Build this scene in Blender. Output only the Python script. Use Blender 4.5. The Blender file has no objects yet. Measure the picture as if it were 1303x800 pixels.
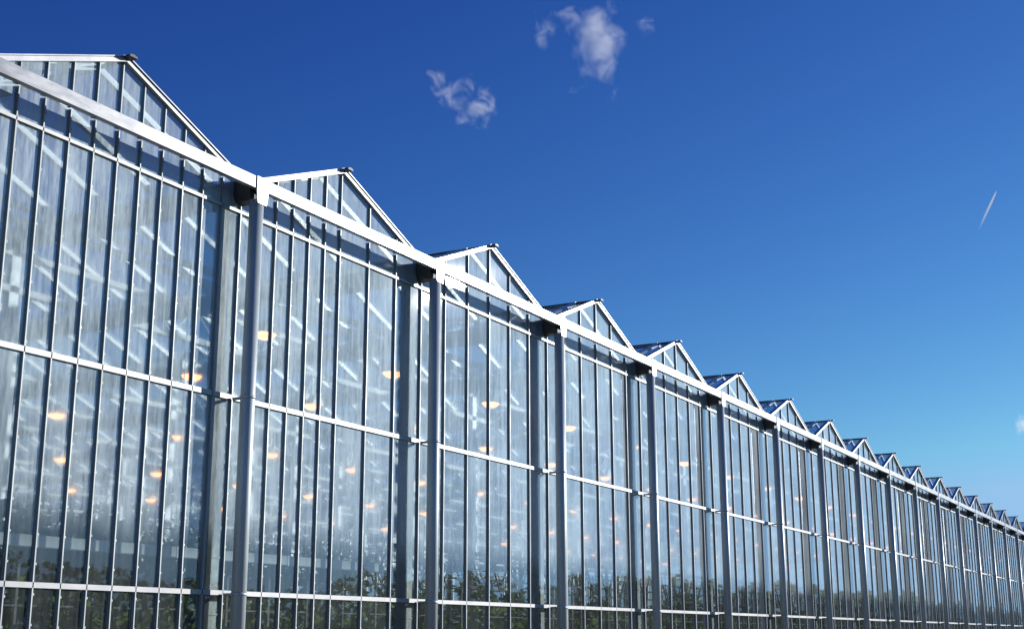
import bpy, math, random
from mathutils import Vector, Matrix, noise

random.seed(7)
sc = bpy.context.scene
col = sc.collection
R = math.radians

# ---------------------------------------------------------------- layout (metres; X along the facade, Y into the house)
EYE = 1.6
W = 4.0                       # width of one gabled bay
X0 = 11.585                   # a valley line
N0, N1 = -3, 20               # bays N0 .. N1-1
YF, YP, YG = 9.58, 9.655, 9.91   # fascia front, downpipe axis, glass
YEND = 73.0
Z_TOP, Z_LOW = 6.845, 6.70    # fascia edges
Z_EAVE, Z_RIDGE = 6.83, 7.62
Z_MID, Z_BOT, Z_TR = 4.263, 2.081, 6.48
GROWS = [13.68 + 4.56*k for k in range(13)]   # girder / column rows in depth
SUN_AZ, SUN_EL = -31.6, 14.8
def gx(n): return X0 + W*n

# ---------------------------------------------------------------- mesh builder
class MB:
    def __init__(s): s.v, s.f = [], []
    def quad(s, a, b, c, d):
        i = len(s.v); s.v += [tuple(a), tuple(b), tuple(c), tuple(d)]; s.f.append((i, i+1, i+2, i+3))
    def poly(s, pts):
        i = len(s.v); s.v += [tuple(p) for p in pts]; s.f.append(tuple(range(i, i+len(pts))))
    def box(s, x0, x1, y0, y1, z0, z1):
        i = len(s.v)
        s.v += [(x0,y0,z0),(x1,y0,z0),(x1,y1,z0),(x0,y1,z0),(x0,y0,z1),(x1,y0,z1),(x1,y1,z1),(x0,y1,z1)]
        s.f += [tuple(i+k for k in q) for q in ((0,3,2,1),(4,5,6,7),(0,1,5,4),(1,2,6,5),(2,3,7,6),(3,0,4,7))]
        return s
    def beam(s, p, q, w, h, up=(0,0,1)):
        p, q = Vector(p), Vector(q); d = (q-p).normalized(); up = Vector(up)
        a = d.cross(up)
        if a.length < 1e-4: a = d.cross(Vector((0,1,0)))
        a.normalize(); b = a.cross(d).normalized()
        i = len(s.v)
        for o in (p, q):
            for sa, sb in ((-1,-1),(1,-1),(1,1),(-1,1)):
                s.v.append(tuple(o + a*(sa*w/2) + b*(sb*h/2)))
        s.f += [tuple(i+k for k in f) for f in ((0,1,2,3),(7,6,5,4),(0,4,5,1),(1,5,6,2),(2,6,7,3),(3,7,4,0))]
        return s
    def tube(s, p, q, r, seg=14, r2=None, caps=True):
        p, q = Vector(p), Vector(q); d = (q-p).normalized()
        a = d.orthogonal().normalized(); b = d.cross(a); r2 = r if r2 is None else r2
        i = len(s.v)
        for o, rr in ((p, r), (q, r2)):
            for k in range(seg):
                t = 2*math.pi*k/seg
                s.v.append(tuple(o + a*(rr*math.cos(t)) + b*(rr*math.sin(t))))
        for k in range(seg):
            k2 = (k+1) % seg
            s.f.append((i+k, i+k2, i+seg+k2, i+seg+k))
        if caps:
            s.f.append(tuple(i+k for k in range(seg))[::-1]); s.f.append(tuple(i+seg+k for k in range(seg)))
        return s
    def prism(s, prof, y0, y1):          # prof: (x,z) outline, extruded along Y
        n = len(prof); i = len(s.v)
        s.v += [(x,y0,z) for x,z in prof] + [(x,y1,z) for x,z in prof]
        s.f.append(tuple(i+k for k in range(n))); s.f.append(tuple(i+n+k for k in range(n))[::-1])
        for k in range(n):
            k2 = (k+1) % n
            s.f.append((i+k, i+n+k, i+n+k2, i+k2))
        return s
    def build(s, name, mat, parent=None, smooth=False, bevel=0.0):
        me = bpy.data.meshes.new(name); me.from_pydata(s.v, [], s.f); me.update()
        if mat: me.materials.append(mat)
        o = bpy.data.objects.new(name, me); col.objects.link(o)
        if parent: o.parent = parent
        if smooth:
            me.polygons.foreach_set('use_smooth', [len(p.vertices) == 4 for p in me.polygons])
        if bevel:
            m = o.modifiers.new('bevel', 'BEVEL'); m.width = bevel; m.segments = 2; m.limit_method = 'ANGLE'
        return o

def tag(o, label=None, cat=None, group=None, kind=None):
    if label: o['label'] = label
    if cat: o['category'] = cat
    if group: o['group'] = group
    if kind: o['kind'] = kind
    return o
def empty(name, loc=(0,0,0), parent=None):
    o = bpy.data.objects.new(name, None); col.objects.link(o); o.location = loc
    if parent: o.parent = parent
    return o

# ---------------------------------------------------------------- materials
def newmat(name):
    m = bpy.data.materials.new(name); m.use_nodes = True
    nt = m.node_tree; nt.nodes.clear()
    out = nt.nodes.new('ShaderNodeOutputMaterial')
    return m, nt, out
def N(nt, t, **kw):
    n = nt.nodes.new(t)
    for k, v in kw.items():
        if k in n.bl_rna.properties.keys(): setattr(n, k, v)
        else: n.inputs[k].default_value = v
    return n
def math_(nt, op, a, b=None, c=None):
    n = nt.nodes.new('ShaderNodeMath'); n.operation = op
    for i, x in enumerate((a, b, c)):
        if x is None: continue
        if isinstance(x, (int, float)): n.inputs[i].default_value = x
        else: nt.links.new(x, n.inputs[i])
    return n.outputs[0]
def coords(nt, scale=(1,1,1)):
    tc = N(nt, 'ShaderNodeNewGeometry'); mp = N(nt, 'ShaderNodeMapping')
    mp.inputs['Scale'].default_value = scale
    nt.links.new(tc.outputs['Position'], mp.inputs['Vector']); return mp.outputs[0]
def noise_(nt, scale, sc3=(1,1,1), detail=4, rough=.55):
    n = N(nt, 'ShaderNodeTexNoise'); n.inputs['Scale'].default_value = scale
    n.inputs['Detail'].default_value = detail; n.inputs['Roughness'].default_value = rough
    nt.links.new(coords(nt, sc3), n.inputs['Vector']); return n.outputs['Fac']
def ramp(nt, fac, stops):
    r = N(nt, 'ShaderNodeValToRGB'); e = r.color_ramp.elements
    while len(e) < len(stops): e.new(.5)
    for x, (p, c) in zip(e, stops):
        x.position = p; x.color = (*c, 1) if len(c) == 3 else c
    nt.links.new(fac, r.inputs[0]); return r.outputs[0]
def remap(nt, v, a, b, c, d):
    n = N(nt, 'ShaderNodeMapRange'); n.inputs[1].default_value = a; n.inputs[2].default_value = b
    n.inputs[3].default_value = c; n.inputs[4].default_value = d; nt.links.new(v, n.inputs[0]); return n.outputs[0]

def metal(name, c0, c1, metallic, r0, r1, scale=3., stretch=(1,1,1), bump=0.0):
    m, nt, out = newmat(name)
    p = N(nt, 'ShaderNodeBsdfPrincipled'); p.inputs['Metallic'].default_value = metallic
    f = noise_(nt, scale, stretch, 6, .65)
    nt.links.new(ramp(nt, f, [(.32, c0), (.68, c1)]), p.inputs['Base Color'])
    nt.links.new(remap(nt, noise_(nt, scale*2.3, stretch, 4), .3, .7, r0, r1), p.inputs['Roughness'])
    if bump:
        b = N(nt, 'ShaderNodeBump'); b.inputs['Strength'].default_value = bump; b.inputs['Distance'].default_value = .01
        nt.links.new(noise_(nt, scale*.7, stretch, 3), b.inputs['Height']); nt.links.new(b.outputs[0], p.inputs['Normal'])
    nt.links.new(p.outputs[0], out.inputs[0]); return m

M = {}
M['fascia'] = metal('bright_aluminium_trim', (.27,.275,.28), (.43,.435,.44), .35, .27, .38, 3.0, (.5,1,1.6), .03)
M['rake']   = metal('rake_aluminium', (.38,.39,.40), (.50,.50,.51), .35, .35, .5, 3)
M['rail']   = metal('rail_aluminium', (.33,.34,.35), (.47,.47,.47), .25, .4, .55, 4, (.5,1,1))
M['pipe']   = metal('zinc_downpipe', (.41,.46,.465), (.54,.60,.60), .25, .40, .55, 2.5, (1,1,.25), .02)
M['bar']    = metal('glazing_bar_aluminium', (.33,.365,.37), (.44,.48,.48), .3, .45, .6, 6, (1,1,.2))
M['galv']   = metal('galvanised_steel', (.42,.44,.45), (.60,.61,.61), .45, .4, .6, 9, (1,1,.5))
M['column'] = metal('mottled_column_steel', (.20,.20,.19), (.44,.45,.44), .2, .4, .6, 14, (1,1,.6))
M['gutter'] = metal('shade_toned_gutter_steel', (.035,.035,.034), (.07,.07,.068), .1, .5, .7, 5)  # shade of the gutter's sides and underside is put into this near-black colour
M['ridge']  = metal('dark_ridge_rubber', (.028,.03,.035), (.05,.052,.06), 0, .45, .6, 4)
M['girder'] = metal('girder_galvanised', (.40,.41,.42), (.52,.53,.53), .3, .5, .65, 5)
M['roofbar']= metal('roof_bar_aluminium', (.62,.63,.64), (.76,.76,.76), .25, .4, .55, 5)
M['duct']   = metal('white_film_duct', (.74,.75,.73), (.82,.82,.80), 0, .5, .65, 2)
M['lattice']= metal('dark_trellis_steel', (.055,.06,.058), (.10,.105,.10), .1, .55, .7, 6)
M['olive']  = metal('olive_rail_paint', (.16,.16,.125), (.24,.235,.19), 0, .6, .75, 4)
M['lampbody']=metal('lamp_housing', (.20,.20,.20), (.30,.30,.30), .4, .4, .5, 8)
M['concrete']=metal('concrete_plinth', (.20,.20,.19), (.33,.32,.30), 0, .8, .95, 4)

def glass(name, tint, d0, d1, low, refl0, blur=0., streak=(7,7,.35)):
    m, nt, out = newmat(name)
    tr = N(nt, 'ShaderNodeBsdfTransparent'); tr.inputs[0].default_value = (*tint, 1)
    gl = N(nt, 'ShaderNodeBsdfGlossy'); gl.inputs['Roughness'].default_value = .015
    gl.inputs['Color'].default_value = (.95,.97,1,1)
    bp = N(nt, 'ShaderNodeBump'); bp.inputs['Strength'].default_value = .06; bp.inputs['Distance'].default_value = .02
    nt.links.new(noise_(nt, .9, (1,1,.6), 2), bp.inputs['Height']); nt.links.new(bp.outputs[0], gl.inputs['Normal'])
    df = N(nt, 'ShaderNodeBsdfDiffuse'); tl = N(nt, 'ShaderNodeBsdfTranslucent')
    for n in (df, tl): n.inputs[0].default_value = (.82,.93,.91,1)
    dm = N(nt, 'ShaderNodeMixShader'); dm.inputs[0].default_value = .12
    nt.links.new(df.outputs[0], dm.inputs[1]); nt.links.new(tl.outputs[0], dm.inputs[2])
    gnorm = bp.outputs[0]
    # dust: rain streaks + soft blotches, each pane a little different
    st = noise_(nt, 2.2, streak, 5, .7); bl = noise_(nt, .8, (1,1,.8), 5, .6); fine = noise_(nt, 30, (1,1,.25), 3, .7)
    pane = N(nt, 'ShaderNodeTexWhiteNoise'); pane.noise_dimensions = '2D'
    g = N(nt, 'ShaderNodeNewGeometry'); sx = N(nt, 'ShaderNodeSeparateXYZ'); nt.links.new(g.outputs['Position'], sx.inputs[0])
    cx = math_(nt, 'FLOOR', math_(nt, 'DIVIDE', math_(nt, 'SUBTRACT', sx.outputs[0], X0), W/6))
    cz = math_(nt, 'FLOOR', math_(nt, 'DIVIDE', math_(nt, 'SUBTRACT', sx.outputs[2], Z_BOT), Z_MID-Z_BOT))
    cb = N(nt, 'ShaderNodeCombineXYZ'); nt.links.new(cx, cb.inputs[0]); nt.links.new(cz, cb.inputs[1]); nt.links.new(cb.outputs[0], pane.inputs['Vector'])
    va = N(nt, 'ShaderNodeVectorMath'); va.operation = 'MULTIPLY_ADD'; nt.links.new(pane.outputs['Color'], va.inputs[0])
    va.inputs[1].default_value = (.016,.016,.016); va.inputs[2].default_value = (-.008,-.008,-.008)
    vb = N(nt, 'ShaderNodeVectorMath'); vb.operation = 'ADD'; nt.links.new(gnorm, vb.inputs[0]); nt.links.new(va.outputs[0], vb.inputs[1])
    nt.links.new(vb.outputs[0], gl.inputs['Normal'])
    s = math_(nt, 'ADD', math_(nt, 'MULTIPLY', st, .55), math_(nt, 'MULTIPLY', bl, .45))
    s = math_(nt, 'ADD', s, math_(nt, 'MULTIPLY', math_(nt, 'SUBTRACT', fine, .5), .28))
    s = math_(nt, 'ADD', s, math_(nt, 'MULTIPLY', math_(nt, 'SUBTRACT', pane.outputs['Value'], .5), .09))
    d = remap(nt, s, .41, .63, d0, d1)
    if low:      # dust thins on lower panes; the upper veil also paints in bright interior haze
        band = remap(nt, math_(nt, 'ADD', sx.outputs[2], math_(nt, 'MULTIPLY', bl, .3)), 2.72, 3.10, 0, 1)
        d = math_(nt, 'MULTIPLY', d, math_(nt, 'MULTIPLY', remap(nt, band, 0, 1, .15, 1), remap(nt, sx.outputs[2], 2.6, 6.2, .72, 1.0)))
    mx = N(nt, 'ShaderNodeMixShader'); nt.links.new(d, mx.inputs[0])
    clear = tr.outputs[0]
    if blur:
        rf = N(nt, 'ShaderNodeBsdfRefraction'); rf.inputs['IOR'].default_value = 1.004; rf.inputs['Roughness'].default_value = 1.0
        rf.inputs['Color'].default_value = (*tint, 1)
        bm = N(nt, 'ShaderNodeMixShader'); bm.inputs[0].default_value = blur
        if low: nt.links.new(remap(nt, band, 0, 1, blur*.4, blur), bm.inputs[0])
        nt.links.new(tr.outputs[0], bm.inputs[1]); nt.links.new(rf.outputs[0], bm.inputs[2]); clear = bm.outputs[0]
    nt.links.new(clear, mx.inputs[1]); nt.links.new(dm.outputs[0], mx.inputs[2])
    lw = N(nt, 'ShaderNodeLayerWeight'); lw.inputs['Blend'].default_value = .5
    fr = math_(nt, 'POWER', lw.outputs['Facing'], 2.7)
    fr = math_(nt, 'ADD', math_(nt, 'MULTIPLY', fr, 1-refl0), refl0)
    m2 = N(nt, 'ShaderNodeMixShader'); nt.links.new(fr, m2.inputs[0])
    nt.links.new(mx.outputs[0], m2.inputs[1]); nt.links.new(gl.outputs[0], m2.inputs[2])
    nt.links.new(m2.outputs[0], out.inputs[0]); return m
M['wallglass'] = glass('dusty_wall_glass', (.87,.96,.95), .30, .82, True, .07, .74)
M['gableglass'] = glass('dusty_gable_glass', (.88,.96,.95), .34, .72, False, .07, .6)
M['roofglass'] = glass('dusty_roof_glass', (.86,.92,.96), .06, .24, False, .08, 0., (2,1,2))

def emit(name, c, s):
    m, nt, out = newmat(name); e = N(nt, 'ShaderNodeEmission'); e.inputs[0].default_value = (*c, 1); e.inputs[1].default_value = s
    nt.links.new(e.outputs[0], out.inputs[0]); return m
M['bulb'] = emit('sodium_glow', (1.0,.38,.13), 4.6)

def leafmat(name, c0, c1):
    m, nt, out = newmat(name); p = N(nt, 'ShaderNodeBsdfPrincipled'); p.inputs['Roughness'].default_value = .55
    nt.links.new(ramp(nt, noise_(nt, 2.4, (1,1,1), 5, .7), [(.3, c0), (.7, c1)]), p.inputs['Base Color'])
    tl = N(nt, 'ShaderNodeBsdfTranslucent'); tl.inputs[0].default_value = (min(1,c1[0]*1.8), min(1,c1[1]*1.8), c1[2]*1.5, 1)
    mx = N(nt, 'ShaderNodeMixShader'); mx.inputs[0].default_value = .55
    nt.links.new(p.outputs[0], mx.inputs[1]); nt.links.new(tl.outputs[0], mx.inputs[2]); nt.links.new(mx.outputs[0], out.inputs[0]); return m
M['crop'] = leafmat('crop_leaf', (.060,.090,.028), (.140,.180,.060))
M['tree'] = leafmat('tree_leaf', (.030,.045,.022), (.070,.090,.040))
def ground(name, c0, c1, scale):
    m, nt, out = newmat(name); p = N(nt, 'ShaderNodeBsdfPrincipled'); p.inputs['Roughness'].default_value = .95
    nt.links.new(ramp(nt, noise_(nt, scale, (1,1,1), 8, .7), [(.3, c0), (.7, c1)]), p.inputs['Base Color'])
    nt.links.new(p.outputs[0], out.inputs[0]); return m
M['grass'] = ground('meadow', (.035,.055,.02), (.10,.12,.05), .35)
M['gravel'] = ground('gravel', (.14,.13,.12), (.28,.27,.25), 6)
M['bounce_floor'] = ground('greenhouse_floor', (.50,.50,.48), (.70,.70,.68), 1.5)  # unseen floor, made pale to bounce fill light up into the crop

# ---------------------------------------------------------------- setting
g = MB(); g.quad((-1500,-1500,0),(3000,-1500,0),(3000,2500,0),(-1500,2500,0)); tag(g.build('ground', M['grass']), kind='structure')
g = MB(); g.quad((-60,5.8,.004),(200,5.8,.004),(200,9.86,.004),(-60,9.86,.004)); tag(g.build('path', M['gravel']), kind='structure')
XL, XR = gx(N0), gx(N1)
g = MB(); g.quad((XL,9.97,.006),(XR,9.97,.006),(XR,YEND,.006),(XL,YEND,.006)); tag(g.build('floor', M['bounce_floor']), kind='structure')

# ---------------------------------------------------------------- the greenhouse
GH = empty('greenhouse', (0,0,0))
tag(GH, 'long glass greenhouse with saw-tooth row of gabled roofs and bright metal trim', 'greenhouse')

def mull_ns(n):               # glazing-bar positions inside bay n, in bays
    out = []
    for k in range(12):
        q = n + k/12
        if k % 2 == 0 or q < .45: out.append(q)
    return out

def bar_mb(x, z0, z1, y=YG, clips=False):
    b = MB()
    b.box(x-.007, x+.007, y-.030, y+.026, z0, z1)
    b.box(x-.018, x+.018, y-.010, y-.005, z0, z1)
    if clips:
        z = z0+.2
        while z < z1-.1:
            b.box(x+.022, x+.034, y-.016, y-.004, z, z+.022); z += .27+.05*random.random()
    return b

for n in range(N0, N1):
    x0, x1 = gx(n), gx(n+1)
    # wall glass of one bay
    g = MB()
    g.quad((x0,YG,.30),(x1,YG,.30),(x1,YG,Z_EAVE),(x0,YG,Z_EAVE))
    bay = g.build('wall_glazing', M['wallglass'], GH)
    for q in mull_ns(n):
        x = gx(q)
        bar_mb(x, .3, Z_EAVE-.02, clips=(n < 3)).build('glazing_bar', M['bar'], bay)
    for z, h in ((Z_TR, .036), (Z_MID, .056), (Z_BOT, .052)):
        r = MB(); r.box(x0+.002, x1-.002, YG-.03, YG+.055, z-h/2, z+h/2)
        r.build('rail', M['rail'], bay)
    # gable
    xm = (x0+x1)/2
    g = MB(); g.poly([(x0+.01,YG,Z_EAVE+.004),(x1-.01,YG,Z_EAVE+.004),(xm,YG,Z_RIDGE-.02)])
    gab = g.build('gable_glazing', M['gableglass'], GH)
    for q in mull_ns(n):
        x = gx(q)
        h = (1-abs(x-xm)/(W/2))*(Z_RIDGE-Z_EAVE)
        if h > .1: bar_mb(x, Z_EAVE+.006, Z_EAVE+h-.03).build('glazing_bar', M['bar'], gab)
    for s in (0, 1):
        xe = x0 if s == 0 else x1
        d = Vector((xm-xe, 0, Z_RIDGE-Z_EAVE)).normalized(); up = Vector((-d.z,0,d.x)) if d.x > 0 else Vector((d.z,0,-d.x))
        b = MB(); b.beam((xe+d.x*.05, YG-.03, Z_EAVE+d.z*.05), (xm-d.x*.012, YG-.03, Z_RIDGE-d.z*.012), .06, .05, up)
        b.beam(Vector((xe+d.x*.05, YG-.022, Z_EAVE+d.z*.05))+up*.034, Vector((xm-d.x*.012, YG-.022, Z_RIDGE-d.z*.012))+up*.034, .11, .012, up)
        b.build('rake', M['rake'], gab)
    # roof
    for s in (0, 1):
        xe = x0 if s == 0 else x1
        g = MB(); pts = [(xe,YG+.01,Z_EAVE),(xm,YG+.01,Z_RIDGE),(xm,YEND,Z_RIDGE),(xe,YEND,Z_EAVE)]
        g.quad(*(pts if s else pts[::-1]))
        rs = g.build('roof_slope', M['roofglass'], GH)
        b = MB(); y = 10.3
        d = Vector((xm-xe, 0, Z_RIDGE-Z_EAVE)).normalized(); up = Vector((-d.z,0,d.x)) if d.x > 0 else Vector((d.z,0,-d.x))
        while y < YEND-.5:
            b.beam(Vector((xe,y,Z_EAVE))+d*.12+up*.004, Vector((xm,y,Z_RIDGE))-d*.03+up*.004, .07, .075, up); y += .86
        for i in range(0, len(b.v)-8, 8):          # ridge plate joins the bars into one lattice
            u, v_ = ((4,7),(5,6)) if d.x > 0 else ((5,6),(4,7))
            b.f.append((i+u[0], i+8+v_[0], i+8+v_[1], i+u[1]))
        b.build('glazing_bars', M['roofbar'], rs)
    b = MB(); b.prism([(xm-.06,Z_RIDGE-.002),(xm+.06,Z_RIDGE-.002),(xm+.05,Z_RIDGE+.02),(xm,Z_RIDGE+.032),(xm-.05,Z_RIDGE+.02)], YG-.16, YEND)
    b.build('ridge_cap', M['ridge'], GH)

BP = [(-.105,Z_TOP+.004),(.105,Z_TOP+.004),(.105,Z_LOW-.03),(.088,Z_LOW-.14),(.08,Z_LOW-.175),(-.08,Z_LOW-.175),(-.088,Z_LOW-.14),(-.105,Z_LOW-.03)]
for n in range(N0, N1+1):
    x = gx(n)
    # fascia length from this valley to the next
    if n < N1:
        f = MB(); a, b_ = x+.004, gx(n+1)-.004
        f.box(a, b_, YF, YF+.07, Z_LOW, Z_TOP)
        f.build('fascia', M['fascia'], GH, bevel=.003)
    # valley gutter
    gt = MB(); gt.prism([(x-.12,Z_EAVE+.002),(x-.12,Z_LOW-.05),(x-.08,Z_LOW-.12),(x+.08,Z_LOW-.12),(x+.12,Z_LOW-.05),(x+.12,Z_EAVE+.002)], YF+.085, YEND+.05)
    gt.build('gutter', M['gutter'], GH)
    # downpipe
    p = MB(); p.tube((x,YP,.02),(x,YP,Z_LOW-.12), .084, 28)
    dp = p.build('downpipe', M['pipe'], GH, smooth=True)
    k = MB()
    k.prism([(x+px, z) for px, z in BP], YF-.012, YF-.002)
    for px, z in ((-.08,-.02),(.08,-.02),(-.085,-.12),(.085,-.12),(-.06,-.235),(.06,-.235),(-.055,-.29),(.055,-.29)):
        k.tube((x+px,YF-.018,Z_TOP+z),(x+px,YF-.012,Z_TOP+z), .008, 8)
    k.box(x-.075, x+.075, YF, YF+.08, Z_LOW-.172, Z_LOW-.125)
    k.build('bracket', M['fascia'], dp)
    for z in (Z_BOT-.02, Z_MID-.02):
        c = MB(); c.tube((x,YP,z-.018),(x,YP,z+.018), .089, 28)
        c.box(x-.02, x+.02, YP+.085, YG-.052, z-.015, z+.015)
        c.build('pipe_clip', M['pipe'], dp, smooth=True)

# columns under the gutters
cproto = None
def col_mb(x, y, z1, wx=.15, wy=.12, rings=True):
    c = MB(); c.box(x-wx/2, x+wx/2, y-wy/2, y+wy/2, .02, z1)
    if rings:
        z = .6
        while z < z1-.3:
            c.box(x-wx/2-.008, x+wx/2+.008, y-wy/2-.008, y+wy/2+.008, z, z+.022); z += .62
    c.box(x-.16, x+.16, y-.12, y+.12, .008, .03)
    return c
for n in range(N0, N1+1):
    col_mb(gx(n)-.005, 10.10, Z_LOW-.12, .13, .18).build('column', M['column'], GH)
for y in GROWS[:3]:
    for n in range(N0, N1+1):
        col_mb(gx(n), y, Z_LOW-.12, .15, .12, False).build('column', M['galv'], GH)
c = MB()
for y in GROWS[3:]:
    for n in range(N0, N1+1):
        c.box(gx(n)-.055, gx(n)+.055, y-.04, y+.04, .01, Z_LOW-.12)
o = c.build('rear_columns', M['galv'], GH); o['kind'] = 'stuff'

# lattice girders across the bays
for y in GROWS:
    b = MB(); zt, zb = Z_LOW-.16, 6.06
    b.box(XL, XR, y-.06, y+.06, zt-.08, zt); b.box(XL, XR, y-.06, y+.06, zb-.09, zb)
    x = XL
    while x < XR-.1:
        b.beam((x,y,zb-.02),(x+.5,y,zt-.03), .014, .014); b.beam((x+.5,y,zt-.03),(x+1,y,zb-.02), .014, .014); x += 1.0
    b.build('girder', M['girder'], GH)
for y, z, r in ((10.75,5.98,.045),(10.75,5.82,.045)):
    b = MB(); b.tube((XL+.2,y,z),(XR-.2,y,z), r, 10); b.build('heating_pipe', M['roofbar'], GH, smooth=True)
# wind braces in every fourth bay, behind the front row
b = MB()
for n in range(N0, N1):
    if n % 3 == 2:
        for i in range(4):
            b.beam((gx(n),GROWS[0]+4.56*i,6.1),(gx(n),GROWS[0]+4.56*(i+1),4.2), .03,.03)
            b.beam((gx(n),GROWS[0]+4.56*i,4.2),(gx(n),GROWS[0]+4.56*(i+1),6.1), .03,.03)
b.build('wind_brace', M['girder'], GH)
# plinth and the three other walls
b = MB(); b.box(XL-.05, XR+.05, YG-.06, YG+.06, 0, .298); b.build('plinth', M['concrete'], GH)
for xs, nm in ((XL-.13,'side_wall'),(XR+.13,'side_wall')):
    b = MB(); b.quad((xs,YG+.07,.05),(xs,YEND,.05),(xs,YEND,Z_EAVE),(xs,YG+.07,Z_EAVE)); b.build(nm, M['roofglass'], GH)
b = MB(); b.quad((XL-.12,YEND+.06,.05),(XR+.12,YEND+.06,.05),(XR+.12,YEND+.06,Z_EAVE),(XL-.12,YEND+.06,Z_EAVE)); b.build('rear_wall', M['wallglass'], GH)

# ---------------------------------------------------------------- camera
PITCH, YAW, ROLL, FPX = .2391, .4946, .0024, 1681.6
cam = bpy.data.cameras.new('camera'); co = bpy.data.objects.new('camera', cam); col.objects.link(co)
cam.sensor_width = 36; cam.lens = FPX/1303*36; cam.clip_end = 30000; cam.clip_start = .1
co.location = (0,0,EYE)
fw = Vector((math.cos(YAW)*math.cos(PITCH), math.sin(YAW)*math.cos(PITCH), math.sin(PITCH)))
co.rotation_euler = (fw.to_track_quat('-Z','Y') @ Matrix.Rotation(-ROLL, 3, 'Z').to_quaternion()).to_euler()
sc.camera = co
def project(P):                # photo pixel of a point, only used to word the lamp labels
    v = Vector(P)-Vector((0,0,EYE)); f = v.x*math.cos(YAW)+v.y*math.sin(YAW); l = v.x*math.sin(YAW)-v.y*math.cos(YAW)
    zc = f*math.cos(PITCH)+v.z*math.sin(PITCH); u = -f*math.sin(PITCH)+v.z*math.cos(PITCH)
    return 651.5+FPX*l/zc, 400-FPX*u/zc

# ---------------------------------------------------------------- grow lamps on the girders
ZL = 5.57
LR = [(10.89,13.35),(13.68,15.08),(18.24,16.68),(22.8,21.06),(27.36,25.7)]
def lamp_meshes():
    h = MB(); h.prism([(-.09,.02),(-.16,-.10),(.16,-.10),(.09,.02),(.05,.07),(-.05,.07)], -.13, .13)
    u = MB(); u.box(-.28,-.17, -.06,.06, -.04,.07)
    b = MB(); seg = 14
    rings = [(0.0,-.18),(.08,-.172),(.13,-.15),(.17,-.102)]
    for j in range(1, len(rings)):
        for k in range(seg):
            t0, t1 = 2*math.pi*k/seg, 2*math.pi*(k+1)/seg
            (r0,z0),(r1,z1) = rings[j-1], rings[j]
            e = .85
            b.quad((r0*math.cos(t0),r0*e*math.sin(t0),z0),(r0*math.cos(t1),r0*e*math.sin(t1),z0),(r1*math.cos(t1),r1*e*math.sin(t1),z1),(r1*math.cos(t0),r1*e*math.sin(t0),z1))
    w = MB(); w.beam((0,0,.07),(0,0,.44), .02, .02, (0,1,0)); w.beam((-.2,0,.07),(-.05,0,.30), .012,.012,(0,1,0))
    return h, u, b, w
H, U, B, Wr = lamp_meshes()
lamp0 = empty('grow_lamp')
parts = [H.build('reflector', M['lampbody'], lamp0), U.build('ballast_box', M['lampbody'], lamp0), B.build('bulb', M['bulb'], lamp0), Wr.build('hanger', M['galv'], lamp0)]
spots = []
for y, xs in LR:
    x = xs
    while x < min(XR-.5, 80):
        px, py = project((x,y,ZL))
        if -60 < px < 1290 and py > 0: spots.append((x, y, px, py))
        x += 3.03
ORD = ['first','second','third','fourth','fifth','sixth','seventh','eighth','ninth','tenth']
HGT = ['highest','second highest','third highest','fourth highest','fifth highest','sixth highest','seventh highest','eighth highest']
# the glass bay each lamp is seen through
def bay_of(x, y): return math.floor((x*YG/y - X0)/W)
byb = {}
for s in spots: byb.setdefault(bay_of(s[0], s[1]), []).append(s)
first = True
for b_, ls in sorted(byb.items()):
    ls.sort(key=lambda s: s[3])
    for i, (x, y, px, py) in enumerate(ls):
        if first: o = lamp0; first = False
        else:
            o = lamp0.copy(); col.objects.link(o)
            for c_ in parts:
                d = c_.copy(); col.objects.link(d); d.parent = o
        o.location = (x, y, ZL)
        o['category'] = 'grow lamp'; o['group'] = 'orange grow lamps hanging inside the greenhouse'
        bi = b_ + 1
        if 0 <= bi < 7 and i < len(HGT):
            o['label'] = 'glowing orange grow lamp, %s of those behind the %s glass bay from the left' % (HGT[i], ORD[bi])
        elif bi >= 7: o['label'] = 'small glowing orange grow lamp far along the facade, beyond the seventh glass bay'
        else: o['label'] = 'small glowing orange grow lamp low and deep behind the near glass bays'

# ---------------------------------------------------------------- things standing inside
dct = empty('air_duct', (8.6,10.45,2.53)); tag(dct, 'white square duct hanging level behind the nearest two glass bays', 'duct')
t = MB(); t.box(0,6.9,-.05,.05,-.06,.06); t.build('tube', M['duct'], dct, bevel=.012)
for x in (.8,2.8,4.8,6.6):
    w = MB(); w.beam((x,0,.06),(x,0,3.42), .006,.006,(0,1,0)); w.build('hanger', M['galv'], dct)
    w = MB(); w.box(x-.015,x+.015,-.054,.054,-.064,.064); w.build('strap', M['galv'], dct)

def trellis(y, xa, xb, k, label):
    # k scales the frame: wires, zigzag and uprights
    t = empty('trellis_frame', (xa, y, 0)); tag(t, label, 'trellis', 'dark trellis frames among the crop')
    L = xb-xa; zt, zb, per = EYE+2.07*k, EYE+1.26*k, 1.04*k; th = .020*k+.008
    b = MB()
    z = zt; i = 0
    while z > EYE+.25*k: b.beam((0,0,z),(L,0,z), th*.8, th*.8); z -= .27*k if i < 3 else .36*k; i += 1
    b.build('wires', M['lattice'], t)
    b = MB(); x = 0
    while x < L-per:
        b.beam((x,0,zb),(x+per/2,0,zt), th, th); b.beam((x+per/2,0,zt),(x+per,0,zb), th, th); x += per
    b.build('bracing', M['lattice'], t)
    x = .3; i = 0; b = MB()
    while x < L:
        h = zt-.15*k-.4*k*(i % 2)
        b.box(x-.028*k,x+.028*k,-.02*k,.02*k,.01,h); x += 1.35*k; i += 1
    b.build('uprights', M['lattice'], t)
trellis(10.72, 6.0, 56.0, .587, 'dark zigzag trellis frame standing nearest behind the front glass')
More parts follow.
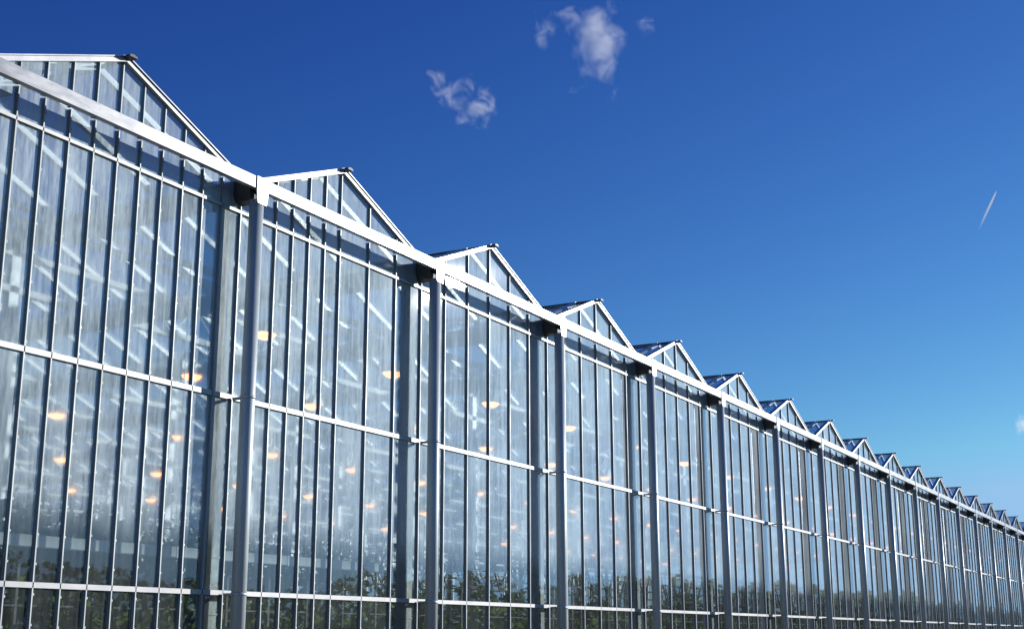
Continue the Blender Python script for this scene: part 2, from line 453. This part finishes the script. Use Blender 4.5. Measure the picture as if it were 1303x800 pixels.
trellis(18.6, 10.0, 80.0, 1.0, 'dark zigzag trellis frame standing deeper among the crop rows')

YR, KR = 10.95, 10.95/19.3
rl = empty('walkway_rail', (29.0*KR,YR,0)); tag(rl, 'long olive rail on grey posts running level above the trellis frames', 'rail')
zr = EYE+2.28*KR
b = MB(); b.box(0,30,-.025,.025,zr,zr+.058); b.build('top_rail', M['olive'], rl)
for i in range(25):
    b = MB(); x = (3.1+2.11*i)*KR; b.box(x-.033,x+.033,-.02,.02,.01,zr-.002); b.build('post', M['olive'], rl)

# the crop: leaf sprays in rows
def leaves(mb, c, r, size, n, rnd):
    for _ in range(n):
        p = Vector((rnd.gauss(0,r[0]), rnd.gauss(0,r[1]), rnd.gauss(0,r[2])))+c
        a = Vector((rnd.uniform(-1,1),rnd.uniform(-1,1),rnd.uniform(-.7,.7))).normalized(); b_ = a.orthogonal().normalized()
        b_ = (b_*math.cos(rnd.random()*6)+a.cross(b_)*math.sin(rnd.random()*6))
        if b_.length < .1: continue
        b_.normalize(); s = size*rnd.uniform(.6,1.5)
        mb.poly([p-a*s*.5, p+b_*s*.25, p+a*s*.5, p-b_*s*.25])
rnd = random.Random(3)
cm = MB()
for y in (11.2,12.4,14.6,16.2,19.8,21.4,26,29,34,40):
    x = max(XL+1, y*.62-2); xe = min(XR-1, 30+y*3.2)
    while x < xe:
        top = 2.75-.70*min(1, max(0, (x-14.5)/4))+.30*noise.noise((x*.35,y*.9,1.3))+(.25 if rnd.random() < .15 else 0)
        k = 48 if y < 17 else (22 if y < 25 else 8)
        for z in [.3+.34*i for i in range(int((top-.3)/.34)+1)]:
            leaves(cm, Vector((x+rnd.gauss(0,.08),y,z)), (.17,.16,.15), .17 if y < 17 else .28, k, rnd)
        x += .5 if y < 25 else .8
tag(cm.build('crop_plants', M['crop']), 'dark green rows of leafy crop low behind the glass', 'crop plants', kind='stuff')

# wood on the far side of the meadow, mirrored low in the glass
tm = MB(); rnd = random.Random(9)
for row in (0, 1):
    x = -60+2*row
    while x < 620:
        far = min(1, max(0, (x-60)/200))
        y = -46-14*far-4*row+6*noise.noise((x*.02,0,0)); h = 4.7+.8*row+6.0*far+(1.0+1.2*far)*noise.noise((x*.05,4.2,row))+rnd.uniform(-.4,.4)
        for _ in range(230):
            u = rnd.random()**1.15; z = .1+h*u; wdt = (2.4+1.5*far)*math.sqrt(max(.05,1-(u-.3)**2*1.8))
            leaves(tm, Vector((x+rnd.gauss(0,wdt*.55), y+rnd.gauss(0,wdt*.5), z)), (.1,.1,.1), .6+.5*far, 1, rnd)
        tm.tube((x,y,0),(x,y,h*.6), .2, 6, .08)
        x += rnd.uniform(2.2,3.6)
tag(tm.build('treeline', M['tree']), 'dark wood mirrored low in the far panes', 'wood', kind='stuff')

# ---------------------------------------------------------------- clouds and trail
def cloudmat(r, dens, lo, hi, seed, edge, size):
    m, nt, out = newmat('cloud_vapour')
    tc = N(nt, 'ShaderNodeTexCoord')
    def fbm(period, loc, rough, dist, det=10):
        mp = N(nt, 'ShaderNodeMapping'); mp.inputs['Location'].default_value = loc; mp.inputs['Scale'].default_value = [q/period for q in r]
        nt.links.new(tc.outputs['Object'], mp.inputs['Vector'])
        n = N(nt, 'ShaderNodeTexNoise'); n.inputs['Scale'].default_value = 1; n.inputs['Detail'].default_value = det
        n.inputs['Roughness'].default_value = rough; n.inputs['Distortion'].default_value = dist
        nt.links.new(mp.outputs[0], n.inputs['Vector']); return n.outputs['Fac']
    big = fbm(size, (seed,seed*.7,0), .5, .25, 3)
    fine = fbm(size*.38, (seed*1.3,0,seed), .68, .5)
    ln = N(nt, 'ShaderNodeVectorMath'); ln.operation = 'LENGTH'; nt.links.new(tc.outputs['Object'], ln.inputs[0])
    fall = remap(nt, ln.outputs['Value'], edge, 1.0, 0.0, .30)
    f = math_(nt, 'ADD', math_(nt, 'MULTIPLY', big, .55), math_(nt, 'MULTIPLY', fine, .45))
    d = remap(nt, math_(nt, 'SUBTRACT', f, fall), lo, hi, 0, 1)
    d = math_(nt, 'MULTIPLY', math_(nt, 'POWER', d, 1.5), dens)
    v = N(nt, 'ShaderNodeVolumePrincipled'); v.inputs['Color'].default_value = (.98,.985,1,1); v.inputs['Anisotropy'].default_value = .4
    nt.links.new(d, v.inputs['Density']); nt.links.new(v.outputs[0], out.inputs['Volume']); return m
def cloud(d, dist, r, rot, label, mat):
    import bmesh
    bm = bmesh.new(); bmesh.ops.create_icosphere(bm, subdivisions=3, radius=1.0)
    me = bpy.data.meshes.new('cloud'); bm.to_mesh(me); bm.free(); me.materials.append(mat)
    o = bpy.data.objects.new('cloud', me); col.objects.link(o)
    D_ = Vector(d).normalized(); o.location = Vector((0,0,EYE))+D_*dist
    o.scale = r
    z = Vector((0,0,1)); right = D_.cross(z).normalized(); upv = right.cross(D_)
    m = Matrix((right, upv, -D_)).transposed() @ Matrix.Rotation(rot, 3, 'Z')
    o.rotation_euler = m.to_euler(); tag(o, label, 'cloud'); return o
def wisp(d, dist, r, rot, label, dens, lo, hi, seed, edge, size):
    cloud(d, dist, r, rot, label, cloudmat(r, dens, lo, hi, seed, edge, size))
wisp((.8221,.3745,.4289), 1600, (128,100,20), R(-50), 'larger wispy white cloud high in the blue sky near the top edge', .19, .400, .74, 3.1, .12, 60)
wisp((.7938,.4687,.3877), 1600, (98,60,16), R(-35), 'smaller wispy white cloud lower in the sky, down and left of the larger one', .30, .412, .72, 11.7, .2, 50)
wisp((.9815,.117,.1445), 2600, (36,32,12), 0, 'tiny white cloud scrap at the right edge just above the far roofs', .16, .36, .66, 21.3, .3, 30)
A = Vector((0,0,EYE))+Vector((.9446,.1196,.3055))*8000; Bq = Vector((0,0,EYE))+Vector((.9504,.1349,.2803))*8000
m, nt, out = newmat('trail_vapour')
tc = N(nt, 'ShaderNodeTexCoord'); s3 = N(nt, 'ShaderNodeSeparateXYZ'); nt.links.new(tc.outputs['Object'], s3.inputs[0])
df = N(nt, 'ShaderNodeBsdfDiffuse'); df.inputs[0].default_value = (.9,.92,.95,1); tl = N(nt, 'ShaderNodeBsdfTranslucent'); tl.inputs[0].default_value = (.9,.92,.95,1)
ad = N(nt, 'ShaderNodeMixShader'); nt.links.new(df.outputs[0], ad.inputs[1]); nt.links.new(tl.outputs[0], ad.inputs[2])
tr = N(nt, 'ShaderNodeBsdfTransparent'); mx = N(nt, 'ShaderNodeMixShader')
nt.links.new(remap(nt, s3.outputs[2], 0, (Bq-A).length, .72, .0), mx.inputs[0]); nt.links.new(tr.outputs[0], mx.inputs[1]); nt.links.new(ad.outputs[0], mx.inputs[2])
nt.links.new(mx.outputs[0], out.inputs[0])
L = (Bq-A).length
ct = MB(); i = 0
prof = [(0,1.5),(.08,4),(.35,7),(.7,6.5),(1.0,4)]
for j,(u,r) in enumerate(prof):
    for k in range(12):
        a = 2*math.pi*k/12; ct.v.append((r*math.cos(a), r*math.sin(a), u*L))
for j in range(len(prof)-1):
    for k in range(12):
        k2 = (k+1) % 12; ct.f.append((j*12+k, j*12+k2, j*12+12+k2, j*12+12+k))
ct.f.append(tuple(range(12))[::-1]); ct.f.append(tuple(48+k for k in range(12)))
o = ct.build('vapour_trail', m); o.location = A; o.rotation_euler = (Bq-A).to_track_quat('Z','Y').to_euler()
tag(o, 'short white vapour trail slanting in the clear sky at the right', 'vapour trail')

# ---------------------------------------------------------------- light
w = bpy.data.worlds.new('World'); sc.world = w; w.use_nodes = True
nt = w.node_tree; nt.nodes.clear()
out = nt.nodes.new('ShaderNodeOutputWorld'); bg = nt.nodes.new('ShaderNodeBackground'); sky = nt.nodes.new('ShaderNodeTexSky')
sky.sky_type = 'NISHITA'; sky.sun_disc = False; sky.sun_elevation = R(SUN_EL); sky.sun_rotation = R(90-SUN_AZ)
sky.altitude = 200; sky.air_density = 1.0; sky.dust_density = .1; sky.ozone_density = 4.0
SKY_PRE = (.93,.985,1.0)
# a polarised, deeper blue: each channel of the sky gets its own contrast (values are sky * 0.1)
sp = nt.nodes.new('ShaderNodeSeparateColor'); cb = nt.nodes.new('ShaderNodeCombineColor'); nt.links.new(sky.outputs[0], sp.inputs[0])
chan = []
for i, (gam, k) in enumerate(((1.80,2.4),(1.66,1.81),(1.10,1.235))):
    v = math_(nt, 'MULTIPLY', math_(nt, 'POWER', math_(nt, 'MULTIPLY', sp.outputs[i], .1*SKY_PRE[i]), gam), k*10)
    chan.append(v)
for i, k in ((0,.36),(1,.655)): chan[i] = math_(nt, 'MINIMUM', chan[i], math_(nt, 'MULTIPLY', chan[2], k))
for i in range(3): nt.links.new(chan[i], cb.inputs[i])
nt.links.new(cb.outputs[0], bg.inputs[0]); bg.inputs[1].default_value = .10
nt.links.new(bg.outputs[0], out.inputs[0])
sl = bpy.data.lights.new('sun', 'SUN'); so = bpy.data.objects.new('sun', sl); col.objects.link(so)
sl.energy = 5.0; sl.angle = R(.53); sl.color = (1.0,.97,.93)
sd = Vector((math.cos(R(SUN_EL))*math.cos(R(SUN_AZ)), math.cos(R(SUN_EL))*math.sin(R(SUN_AZ)), math.sin(R(SUN_EL))))
so.rotation_euler = (-sd).to_track_quat('-Z','Y').to_euler(); so.location = (0,-20,30)

vs = sc.view_settings; vs.view_transform = 'Standard'; vs.look = 'None'; vs.exposure = 0.0; vs.gamma = 1.0; vs.use_curve_mapping = False
sc.render.engine = 'CYCLES'
cy = sc.cycles; cy.max_bounces = 8; cy.transparent_max_bounces = 32; cy.volume_bounces = 3
cy.use_denoising = True; cy.caustics_reflective = False; cy.caustics_refractive = False; cy.sample_clamp_indirect = 6
